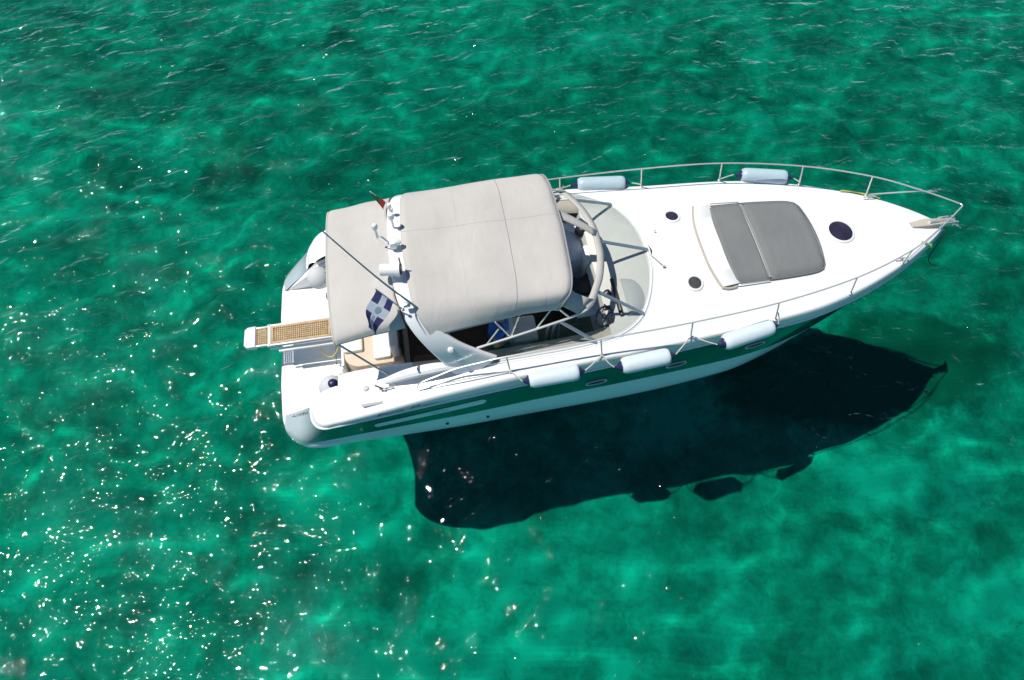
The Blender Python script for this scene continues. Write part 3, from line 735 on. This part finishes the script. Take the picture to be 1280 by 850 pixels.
def capsule(x0, x1, hh, sg, off, zf_):
    pts = []; n = 10
    up = [(x0 + (x1 - x0) * k / 24) for k in range(25)]
    top = [side_pt(x, zf_(x) + hh, sg, off) for x in up]; bot = [side_pt(x, zf_(x) - hh, sg, off) for x in up]
    r_end = [side_pt(x1 + hh * math.sin(math.pi * k / n), zf_(x1) + hh * math.cos(math.pi * k / n), sg, off) for k in range(1, n)]
    l_end = [side_pt(x0 - hh * math.sin(math.pi * k / n), zf_(x0) - hh * math.cos(math.pi * k / n), sg, off) for k in range(1, n)]
    return top, bot, l_end, r_end
for sg in (1, -1):
    zf_ = lambda x: lerp(.84, 1.06, (x - 1.7) / 1.8)
    hh = .075
    b1, b2 = [], []
    xs2 = [1.62 + (3.50 - 1.62) * k / 48 for k in range(49)]
    rows = []
    for x in xs2:
        e = min(x - 1.62, 3.50 - x); h_ = hh if e >= hh else math.sqrt(max(1e-6, hh * hh - (hh - e) ** 2))
        rows.append([side_pt(x, zf_(x) - h_, sg, .001), side_pt(x, zf_(x) - h_, sg, .008), side_pt(x, zf_(x) + h_, sg, .008), side_pt(x, zf_(x) + h_, sg, .001)])
    MB().grid(rows).build('side_panel', 'bounce_gel', Y, smooth=30)
    for x in (2.8, 3.5):
        MB().lathe([(.028, 0), (.028, .012), (.015, .012), (0, .006)], (x, sg * (bot_y(x) + .012), .42), (0, sg, .05), 12).build('drain_outlet', 'black', Y)

# ---- lettering on the topsides
def text(body, size, org, xdir, ydir, m, name, parent, shear=0, extr=.002, conf=None):
    cu = bpy.data.curves.new(name, 'FONT'); cu.body = body; cu.size = size; cu.shear = shear; cu.extrude = 0; cu.resolution_u = 3
    ob = bpy.data.objects.new(name, cu); col.objects.link(ob)
    dg = bpy.context.evaluated_depsgraph_get(); me = bpy.data.meshes.new_from_object(ob.evaluated_get(dg)); bpy.data.objects.remove(ob); bpy.data.curves.remove(cu)
    X_, Y_ = Vector(xdir).normalized(), Vector(ydir).normalized(); O = Vector(org)
    for v_ in me.vertices:
        p = O + X_ * v_.co.x + Y_ * v_.co.y
        v_.co = conf(v_.co.x, v_.co.y) if conf else p
    me.materials.clear(); me.materials.append(M[m]); me.name = name
    ob = bpy.data.objects.new(name, me); col.objects.link(ob); ob.parent = parent
    return ob
def gun_pt(x, t, off=.006):      # point on the starboard topside face, t from rub rail (0) to deck edge (1)
    return Vector((x, -(rub_y(x) + .02 * math.sin(math.pi * t) + off), lerp(rub_z(x) + .02, d_z(x), t)))
def name_text(x0, sg):
    def conf(u, v_):
        q = gun_pt(x0 + u, (.05 + v_) / .22 * .8); return q
    return conf
text('Fiesta', .19, (0, 0, 0), (1, 0, 0), (0, 0, 1), 'ink', 'hull_lettering', Y, shear=.45, conf=name_text(1.72, -1))
text('40', .17, (0, 0, 0), (1, 0, 0), (0, 0, 1), 'ink', 'hull_lettering', Y, shear=.45, conf=name_text(2.24, -1))
lt = MB(); rows = []
for k in range(13):
    x = 2.36 + .40 * k / 12; a = gun_pt(x, .235 + .05 * k / 12); wd_ = .010 * math.sin(math.pi * (k + .7) / 14)
    rows.append([a + Vector((0, 0, -wd_)), a + Vector((0, .0, wd_))])
lt.grid(rows).build('lettering_flourish', 'ink', Y)
def cap_conf(x0):
    return lambda u, v_: side_pt(x0 + u, lerp(.84, 1.06, (x0 + u - 1.7) / 1.8) - .04 + v_, -1, .011)
text('FIESTA', .10, (0, 0, 0), (1, 0, 0), (0, 0, 1), 'faint', 'panel_lettering', Y, shear=.4, conf=cap_conf(2.55))
# name on the stern quarter, along the inner edge of the starboard panel
def q_pt(s, v_):
    A = Vector((.02, -1.28, .345)); B_ = Vector((.60, -1.40, .80)); A2 = Vector((.10, -1.54, .36)); B2 = Vector((.66, -1.60, .87))
    return A.lerp(B_, s).lerp(A2.lerp(B2, s), v_)
text('MARINE', .16, (0, 0, 0), (1, 0, 0), (0, 0, 1), 'ink', 'quarter_lettering', Y, conf=lambda u, v_: q_pt(.86 - u * 1.0, .22 + v_ * 3.2) + Vector((-.008, -.008, .012)))

# ---- passerelle (gangway)
pz = 1.0
ps = MB(); ps.box((.50, -.035, pz - .02), (1.06, .43, .03), .006).box((.50, .16, pz), (1.14, .035, .06), .01).box((.50, -.23, pz), (1.14, .035, .06), .01)
ps.box((-.16, .145, pz), (.30, .03, .05), .01).box((-.16, -.215, pz), (.30, .03, .05), .01).box((-.03, -.035, pz + .0), (.05, .44, .06), .01)
psr = ps.build('passerelle', 'gel', Y)
MB().prism([(-.26, -.24), (-.26, .18), (-.40, .17), (-.45, .12), (-.46, -.18), (-.41, -.235)], pz - .04, pz + .045, .02).build('end_cap', 'gel', psr)
def grating(x0, x1, y0, y1, z, pitch, wd, th, name, m, border=.03):
    g = MB()
    for yy in (y0 + border / 2, y1 - border / 2): g.box(((x0 + x1) / 2, yy, z), (x1 - x0, border, th), .003)
    for xx in (x0 + border / 2, x1 - border / 2): g.box((xx, (y0 + y1) / 2, z), (border, y1 - y0 - 2 * border, th), .003)
    n = round((x1 - x0 - 2 * border) / pitch)
    for k in range(1, n): g.box((x0 + border + (x1 - x0 - 2 * border) * k / n, (y0 + y1) / 2, z), (wd, y1 - y0 - 2 * border, th * .8), 0)
    n = round((y1 - y0 - 2 * border) / pitch)
    for k in range(1, n): g.box(((x0 + x1) / 2, y0 + border + (y1 - y0 - 2 * border) * k / n, z), (x1 - x0 - 2 * border, wd, th * .72), 0)
    return g.build(name, m, psr, smooth=0)
grating(-.26, -.055, -.20, .13, pz + .004, .034, .015, .024, 'end_grating', 'teak', .012)
grating(.0, 1.02, -.21, .14, pz + .022, .036, .015, .022, 'grating', 'teak', .04)
hr = MB(); hr.tube(curve([(-.02, -.30, pz - .02), (.3, -.30, pz - .01), (.72, -.31, pz + .02), (1.04, -.31, pz + .02)], 5), .016, 6).tube(curve([(.12, -.285, pz - .06), (.5, -.285, pz - .04), (1.0, -.285, pz - .02)], 5), .012, 6)
hr.build('folded_handrail', 'alu', psr)
MB().box((.8, -.035, .82), (.7, .24, .32), .03).build('gangway_housing', 'gel', psr)
MB().tube([(.12, -.33, pz - .05), (1.08, -.33, pz - .03)], .024, 8).build('hydraulic_ram', 'gel', psr)

# ---- guard rails
sb = [(3.92, 1.735, 1.70), (5.39, 1.713, 1.765), (6.88, 1.601, 1.72), (8.332, 1.51, 1.735), (9.767, 1.20, 1.70), (10.886, .765, 1.68)]
stp = [(3.87, 1.67, 2.11), (5.341, 1.643, 2.18), (6.804, 1.594, 2.215), (8.236, 1.476, 2.233), (9.653, 1.204, 2.204), (10.803, .809, 2.166)]
rail_c = []
for sg in (1, -1):
    pts = [(2.44, 1.73, 1.585), (2.50, 1.71, 1.72), (2.78, 1.67, 1.80), (3.1, 1.64, 1.90), (3.5, 1.66, 2.03)] + stp + [(11.57, .385, 2.13), (12.05, .07, 2.10), (12.11, .03, 2.095)]
    rail_c.append([Vector((p[0], sg * p[1], p[2])) for p in curve(pts, 8)])
gr = MB().tube(rail_c[0] + [Vector((12.125, 0, 2.095))] + rail_c[1][::-1], .0125, 8).build('guard_rail', 'steel', Y)
for sg in (1, -1):
    for b, t in zip(sb, stp):
        s_ = MB().tube([(b[0], sg * b[1], b[2] - .01), (t[0], sg * t[1], t[2])], .0135, 8).lathe([(0, 0), (.032, 0), (.028, .014), (.014, .02)], (b[0], sg * b[1], b[2] + .005), (0, 0, 1), 10)
        s_.build('stanchion', 'steel', gr)
    MB().tube(curve([(10.90, sg * .765, 1.72), (11.2, sg * .60, 1.90), (11.55, sg * .40, 2.115)], 5), .0125, 6).build('rail_brace', 'steel', gr)
    MB().tube(curve([(2.46, sg * 1.735, 1.60), (3.2, sg * 1.745, 1.70), (3.92, sg * 1.74, 1.745)], 5), .008, 6).build('lower_wire', 'steel', gr)
    # cleats and deck fillers
    for x in (1.95, 10.9):
        y = d_y(x) * (.86 if x < 5 else .93); z = deck_z(x, y) + .01
        c = MB(); c.box((x, sg * y, z + .02), (.05, .03, .05), .008).tube(curve([(x - .12, sg * y, z + .05), (x - .06, sg * y, z + .058), (x + .06, sg * y, z + .058), (x + .12, sg * y, z + .05)], 3), .012, 6)
        c.build('cleat', 'steel', Y)
    MB().lathe([(0, .012), (.03, .012), (.036, 0)], (3.05, sg * 1.70, d_z(3.05) + .015), (0, sg * .2, 1), 16).build('fuel_filler', 'cowl', Y)
    MB().lathe([(0, .03), (.04, .025), (.05, 0)], (1.62, sg * 1.50, deck_z(1.62, 1.5) + .005), (0, 0, 1), 16).build('deck_socket', 'cowl', Y)
    MB().tube([(1.78, sg * 1.55, 1.545), (1.9, sg * 1.62, 1.54)], .014, 6).build('fairlead', 'brown', Y)
# small vent slot on the aft gunwale
for sg in (1, -1): MB().box((1.70, sg * 1.80, 1.415), (.34, .05, .012), .005, rot=Matrix.Rotation(sg * R(-30), 3, 'X')).build('air_vent', 'cowl', Y)
# transom gate post and boarding gate
MB().tube(curve([(1.18, -.88, 1.0), (1.22, -1.06, 1.04), (1.27, -1.28, 1.10)], 4), .016, 6).tube([(1.20, -.92, .46), (1.19, -.90, 1.0)], .016, 6).build('boarding_gate', 'cowl', Y)

# ================================================================== FENDERS (top-level)
def fender(p0, p1, r, label, group, ropes):
    p0, p1 = Vector(p0), Vector(p1); mid = (p0 + p1) / 2; d = (p1 - p0).normalized(); L_ = (p1 - p0).length
    t = thing('boat_fender', label, 'fender', mid, group)
    pr = [(0, 0), (r * .55, .0), (r * .82, .02), (r * .96, .06), (r, .12), (r, L_ - .12), (r * .97, L_ - .06), (r * .85, L_ - .02), (r * .5, L_), (0, L_)]
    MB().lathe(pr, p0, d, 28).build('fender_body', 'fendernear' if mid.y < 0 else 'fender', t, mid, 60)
    for q, s in ((p0, -1), (p1, 1)):
        MB().lathe([(r * .66, -.012), (r * .62, .008), (r * .48, .025), (r * .26, .06), (r * .17, .085), (0, .09)], q, d * s, 20).build('end_cap', 'navy', t, mid, 60)
    for pts in ropes: MB().tube(curve(pts, 5), .010, 6).build('lanyard', 'rope', t, mid)
    return t
fr_g = 'fenders along the guard rails'
fender((4.18, -1.905, 1.66), (4.99, -1.90, 1.70), .135, 'pale blue fender hung nearest the arch foot on the hull side facing the viewer', fr_g,
       [[(4.08, -1.90, 1.66), (4.0, -1.82, 1.70), (3.92, -1.74, 1.74)], [(5.08, -1.90, 1.70), (5.2, -1.84, 1.76), (5.39, -1.715, 1.80)]])
fender((5.66, -1.915, 1.70), (6.46, -1.87, 1.73), .138, 'middle one of three pale blue fenders lying along the hull side facing the viewer', fr_g,
       [[(5.55, -1.91, 1.69), (5.46, -1.83, 1.74), (5.39, -1.72, 1.80)], [(6.56, -1.86, 1.73), (6.7, -1.76, 1.82), (6.87, -1.605, 1.78)]])
fender((7.36, -1.79, 1.74), (8.24, -1.63, 1.76), .138, 'pale blue fender nearest the bow on the hull side facing the viewer', fr_g,
       [[(7.26, -1.80, 1.74), (7.1, -1.74, 1.77), (6.88, -1.605, 1.78)], [(8.33, -1.61, 1.77), (8.34, -1.56, 1.85), (8.31, -1.50, 1.95)]])
fender((5.72, 1.80, 1.76), (6.60, 1.70, 1.76), .138, 'pale blue fender on the far deck edge next to the windscreen', fr_g,
       [[(6.72, 1.68, 1.77), (6.80, 1.65, 1.77), (6.88, 1.60, 1.78)], [(5.60, 1.81, 1.76), (5.5, 1.77, 1.78), (5.39, 1.715, 1.82)]])
fender((8.74, 1.54, 1.77), (9.56, 1.345, 1.77), .138, 'pale blue fender on the far deck edge beside the grey sun pad', fr_g,
       [[(9.68, 1.31, 1.77), (9.73, 1.26, 1.76), (9.77, 1.20, 1.77)], [(8.62, 1.57, 1.77), (8.5, 1.55, 1.77), (8.34, 1.51, 1.77)]])
def ball(c, label, cap):
    c = Vector(c); t = thing('ball_fender', label, 'fender', c, 'round fenders stowed at the stern'); r = .21
    MB().lathe([(r * math.sin(a), -r * math.cos(a)) for a in [math.pi * k / 16 for k in range(17)]], c, (0, 0, 1), 28).build('fender_body', 'ball', t, c, 60)
    if cap: MB().lathe([(.085, -.005), (.07, .03), (.04, .05), (0, .055)], c + Vector((.06, -.02, .19)), (.25, -.1, 1), 18).build('end_cap', 'navy', t, c, 60)
    MB().tube(curve([c + Vector((.12, .0, .17)), c + Vector((.22, .03, .15)), c + Vector((.30, .06, .10))], 4), .012, 6).build('lanyard', 'rope', t, c)
ball((.98, -1.16, .92), 'round grey fender with navy cap stowed in the stern corner facing the viewer', True)
ball((.82, 1.12, .90), 'round grey fender stowed in the far stern corner half under the canvas', False)

# ================================================================== SUN PAD
sp = thing('sun_pad', 'two-piece charcoal grey sun pad lying on the white foredeck', 'sun pad', (8.7, 0, 1.9))
hw = pchip([(7.8, .82), (8.5, .815), (9.1, .785), (9.33, .755), (9.46, .70), (9.56, .62)])
def pad(xa, xb, name):
    rows = []; nxx, nyy = 16, 22
    for i in range(nxx + 1):
        rr = []
        for j in range(nyy + 1):
            v_ = -1 + 2 * j / nyy; t = i / nxx
            fx0 = xa(v_); fx1 = xb(v_); x = lerp(fx0, fx1, t); y = v_ * hw(x)
            ed = min(t, 1 - t) * (fx1 - fx0); ey = (1 - abs(v_)) * hw(x); e = max(0, min(ed, ey))
            h = .06 * (1 - max(0, 1 - e / .03) ** 2) ** .5 if e < .03 else .06
            rr.append((x, y, deck_z(x, y) + .004 + h + .012 * math.sin(3.1 * x + 2 * y) * min(1, e / .2)))
        rows.append(rr)
    return MB().grid(rows).build(name, 'pad', sp, (8.7, 0, 1.9), 70)
pad(lambda v_: 7.80 + .04 * v_ * v_, lambda v_: 8.44 + .01 * v_ * v_, 'aft_cushion')
pad(lambda v_: 8.455 + .01 * v_ * v_, lambda v_: 9.55 - .06 * v_ * v_, 'forward_cushion')
MB().grid([[(8.43, .79 * k / 8, deck_z(8.43, .79 * k / 8) + .05), (8.47, .79 * k / 8, deck_z(8.47, .79 * k / 8) + .05)] for k in range(-8, 9)]).build('zip_seam', 'zip', sp, (8.7, 0, 1.9))
pp = [(7.795 + .04 * v_ * v_, v_ * (hw(7.8) + .006)) for v_ in [-1 + .1 * k for k in range(21)]]
MB().tube([(x, y, deck_z(x, y) + .03) for x, y in pp], .012, 5).build('edge_piping', 'piping', sp, (8.7, 0, 1.9))
pp = [(x, -(hw(x) + .006)) for x in [7.84 + .1 * k for k in range(17)]] + [(9.55 - .06 * v_ * v_ + .006, v_ * hw(9.55)) for v_ in [-1 + .1 * k for k in range(21)]] + [(x, hw(x) + .006) for x in [9.44 - .1 * k for k in range(17)]]
MB().tube([(x, y, deck_z(x, y) + .03) for x, y in pp], .012, 5).build('edge_piping', 'piping', sp, (8.7, 0, 1.9))

# ================================================================== FLAGS
e0, e1 = Vector((2.46, -1.12, 2.97)), Vector((2.14, -.97, 3.36))
en = thing('pennant_flag', 'navy flag with a white cross flying from a short staff on the arch', 'flag', e0)
MB().tube([e0, e1], .010, 6).lathe([(.02, 0), (.02, .04), (0, .05)], e0 - Vector((0, 0, .02)), (0, 0, 1), 10).build('flag_staff', 'alu', en, e0)
sd = (e1 - e0)
def flag_surf(u, v_):    # u along staff 0..1 (bottom to top), v out from the staff 0..1
    a = e0.lerp(e1, lerp(.36, .97, u)); out = Vector((-.27, -.33, -.18))
    drop = Vector((-.02, -.06, -.12)) * (v_ ** 2)
    fold = Vector((.075, -.03, .08)) * math.sin(v_ * 6.5 + u * 1.5) * v_
    sq = 1 - .62 * max(0, v_ - .45) ** 1.1
    c = e0.lerp(e1, .66); a = c + (a - c) * sq
    return a + out * v_ + drop + fold
fw, fb = MB(), MB()
nu, nv_ = 20, 28
for i in range(nu):
    for j in range(nv_):
        uc, vc = (i + .5) / nu, (j + .5) / nv_
        white = abs(uc - .5) < .14 or abs(vc - .42) < .11
        quad = [flag_surf(i / nu, j / nv_), flag_surf((i + 1) / nu, j / nv_), flag_surf((i + 1) / nu, (j + 1) / nv_), flag_surf(i / nu, (j + 1) / nv_)]
        (fw if white else fb).add(quad, [(0, 1, 2, 3)])
cl = fb.build('flag_cloth', 'flagblue', en, e0, 60); fw.build('white_cross', 'flagwhite', cl, e0, 60)
emb = MB()
for k in range(12):
    pass
def on_flag(u, v_, off=.004):
    p = flag_surf(u, v_); n_ = (flag_surf(u + .01, v_) - p).cross(flag_surf(u, v_ + .01) - p).normalized(); 
    if n_.z < 0: n_ = -n_
    return p + n_ * off
ring = [on_flag(.5 + .13 * math.cos(a), .42 + .075 * math.sin(a)) for a in [2 * math.pi * k / 20 for k in range(20)]]
emb.add(ring + [on_flag(.5, .42)], [(k, (k + 1) % 20, 20) for k in range(20)])
emb.build('emblem', 'faint', cl, e0, 0)
lt = MB()
for v0, v1 in ((.56, .80),):
    for k in range(6):
        a = lerp(v0, v1, k / 5); b = a + (v1 - v0) / 5 * .62
        lt.add([on_flag(.45, a), on_flag(.56, a), on_flag(.56, b), on_flag(.45, b)], [(0, 1, 2, 3)])
lt.build('flag_lettering', 'faint', cl, e0, 0)
c0, c1 = Vector((2.42, .80, 2.99)), Vector((2.19, .72, 3.46))
cf = thing('courtesy_flag', 'small green and red flag on a short staff at the far end of the arch', 'flag', c0)
MB().tube([c0, c1], .008, 6).build('flag_staff', 'gel', cf, c0)
def cfs(u, v_):
    a = c0.lerp(c1, u); return a + Vector((-.03, -.10, -.10)) * v_ * (1 - .6 * u) + Vector((.015, 0, .01)) * math.sin(5 * v_ + 3 * u)
for (u0, u1, m_, nm) in ((.55, .92, 'flaggreen', 'green_panel'), (.28, .55, 'flagred', 'red_panel')):
    MB().grid([[cfs(lerp(u0, u1, i / 6), j / 6) for j in range(7)] for i in range(7)]).build(nm, m_, cf, c0, 60)

# ================================================================== ROPES, BOLSTER
def rope_thing(name, label, pts, r, m):
    t = thing(name, label, 'rope', pts[0]); MB().tube(curve(pts, 6), r, 6).build('rope_line', m, t, pts[0]); return t
rope_thing('mooring_rope', 'yellow rope looped on the stern platform beside the gangway', [(.80, -.36, .95), (.86, -.42, .75), (.95, -.45, .70), (1.06, -.40, .78), (1.13, -.30, .95)], .012, 'yrope')
rope_thing('mooring_rope', 'yellow-green rope lying along the far deck edge near the bow', [(10.45, .93, 1.72), (10.7, .87, 1.715), (10.95, .74, 1.715), (11.1, .66, 1.71)], .014, 'yrope')
rope_thing('mooring_rope', 'green and white rope tied over the bow edge above the anchor chain', [(11.45, -.36, 1.66), (11.52, -.42, 1.68), (11.56, -.46, 1.66), (11.60, -.47, 1.60), (11.63, -.40, 1.62)], .018, 'grope')
bo = thing('bolster', 'white tubular bolster with a black rounded end lying under the windscreen', 'bolster', (5.5, .9, 1.80))
bo_o = Vector((5.5, .9, 1.8))
b0, b1 = Vector((5.30, 1.10, 1.52)), Vector((5.58, .84, 1.68)); dd = (b1 - b0).normalized()
MB().lathe([(0, 0), (.06, 0), (.07, .02), (.072, .36), (.06, .38), (0, .38)], b0, dd, 20).build('bolster_body', 'seat', bo, bo_o, 50)
MB().lathe([(0, -.02), (.09, -.01), (.115, .05), (.115, .12), (.08, .19), (0, .21)], b1 - dd * .04, dd, 20).build('bolster_end', 'black', bo, bo_o, 50)

# ================================================================== PERSON under the canopy
pb = Vector((3.84, -.98, zf + .08))
pe = thing('person', 'person in a blue shirt standing under the canopy with one hand on the hip', 'person', pb)
def skin_mesh(name, verts, edges, rad, m, lv=2):
    me = bpy.data.meshes.new(name); me.from_pydata([Vector(v_) for v_ in verts], edges, []); me.materials.append(M[m])
    o = bpy.data.objects.new(name, me); col.objects.link(o); o.parent = pe
    s_ = o.modifiers.new('skin', 'SKIN'); s_.use_smooth_shade = True
    for i, sv in enumerate(me.skin_vertices[0].data):
        r_ = rad[i]; sv.radius = r_ if isinstance(r_, tuple) else (r_, r_); sv.use_root = (i == 0)
    subsurf(o, lv); return o
V_ = [(0, 0, .92), (.0, 0, 1.08), (.02, 0, 1.28), (.03, 0, 1.44), (.05, 0, 1.53), (.08, 0, 1.62), (.09, 0, 1.72),
      (.02, .19, 1.42), (.0, .28, 1.16), (.14, .24, .98), (.22, .20, .96),
      (.02, -.19, 1.42), (-.10, -.33, 1.18), (.04, -.22, 1.02), (.10, -.15, 1.0),
      (0, .10, .88), (.02, .11, .48), (0, .11, .08), (.14, .12, .03), (0, -.10, .88), (.02, -.11, .48), (0, -.11, .08), (.14, -.12, .03)]
E_ = [(0, 1), (1, 2), (2, 3), (3, 4), (4, 5), (5, 6), (3, 7), (7, 8), (8, 9), (9, 10), (3, 11), (11, 12), (12, 13), (13, 14), (0, 15), (15, 16), (16, 17), (17, 18), (0, 19), (19, 20), (20, 21), (21, 22)]
Rd = [(.15, .11), (.14, .10), (.15, .11), (.13, .10), .055, .085, .075, .055, .042, .032, .03, .055, .042, .032, .03, .085, .055, .04, .035, .085, .055, .04, .035]
skin_mesh('body', V_, E_, Rd, 'skin')
VS = [(0, 0, .90), (0, 0, 1.08), (.02, 0, 1.28), (.03, 0, 1.44), (.04, 0, 1.50), (.02, .19, 1.43), (.005, .25, 1.26), (.02, -.19, 1.43), (-.06, -.28, 1.28)]
ES = [(0, 1), (1, 2), (2, 3), (3, 4), (3, 5), (5, 6), (3, 7), (7, 8)]
skin_mesh('shirt', VS, ES, [(.185, .14), (.175, .13), (.185, .14), (.16, .125), .09, .085, .07, .085, .07], 'shirt')
skin_mesh('shorts', [(0, 0, .90), (0, .10, .82), (.01, .11, .55), (0, -.10, .82), (.01, -.11, .55)], [(0, 1), (1, 2), (0, 3), (3, 4)], [(.18, .135), .11, .085, .11, .085], 'shorts')
MB().lathe([(.10 * math.sin(a), .10 * (1 - math.cos(a))) for a in [math.pi * .62 * k / 10 for k in range(11)]], Vector((.07, 0, 1.815)), (-.25, 0, -1), 18).build('hair', 'hair', pe)
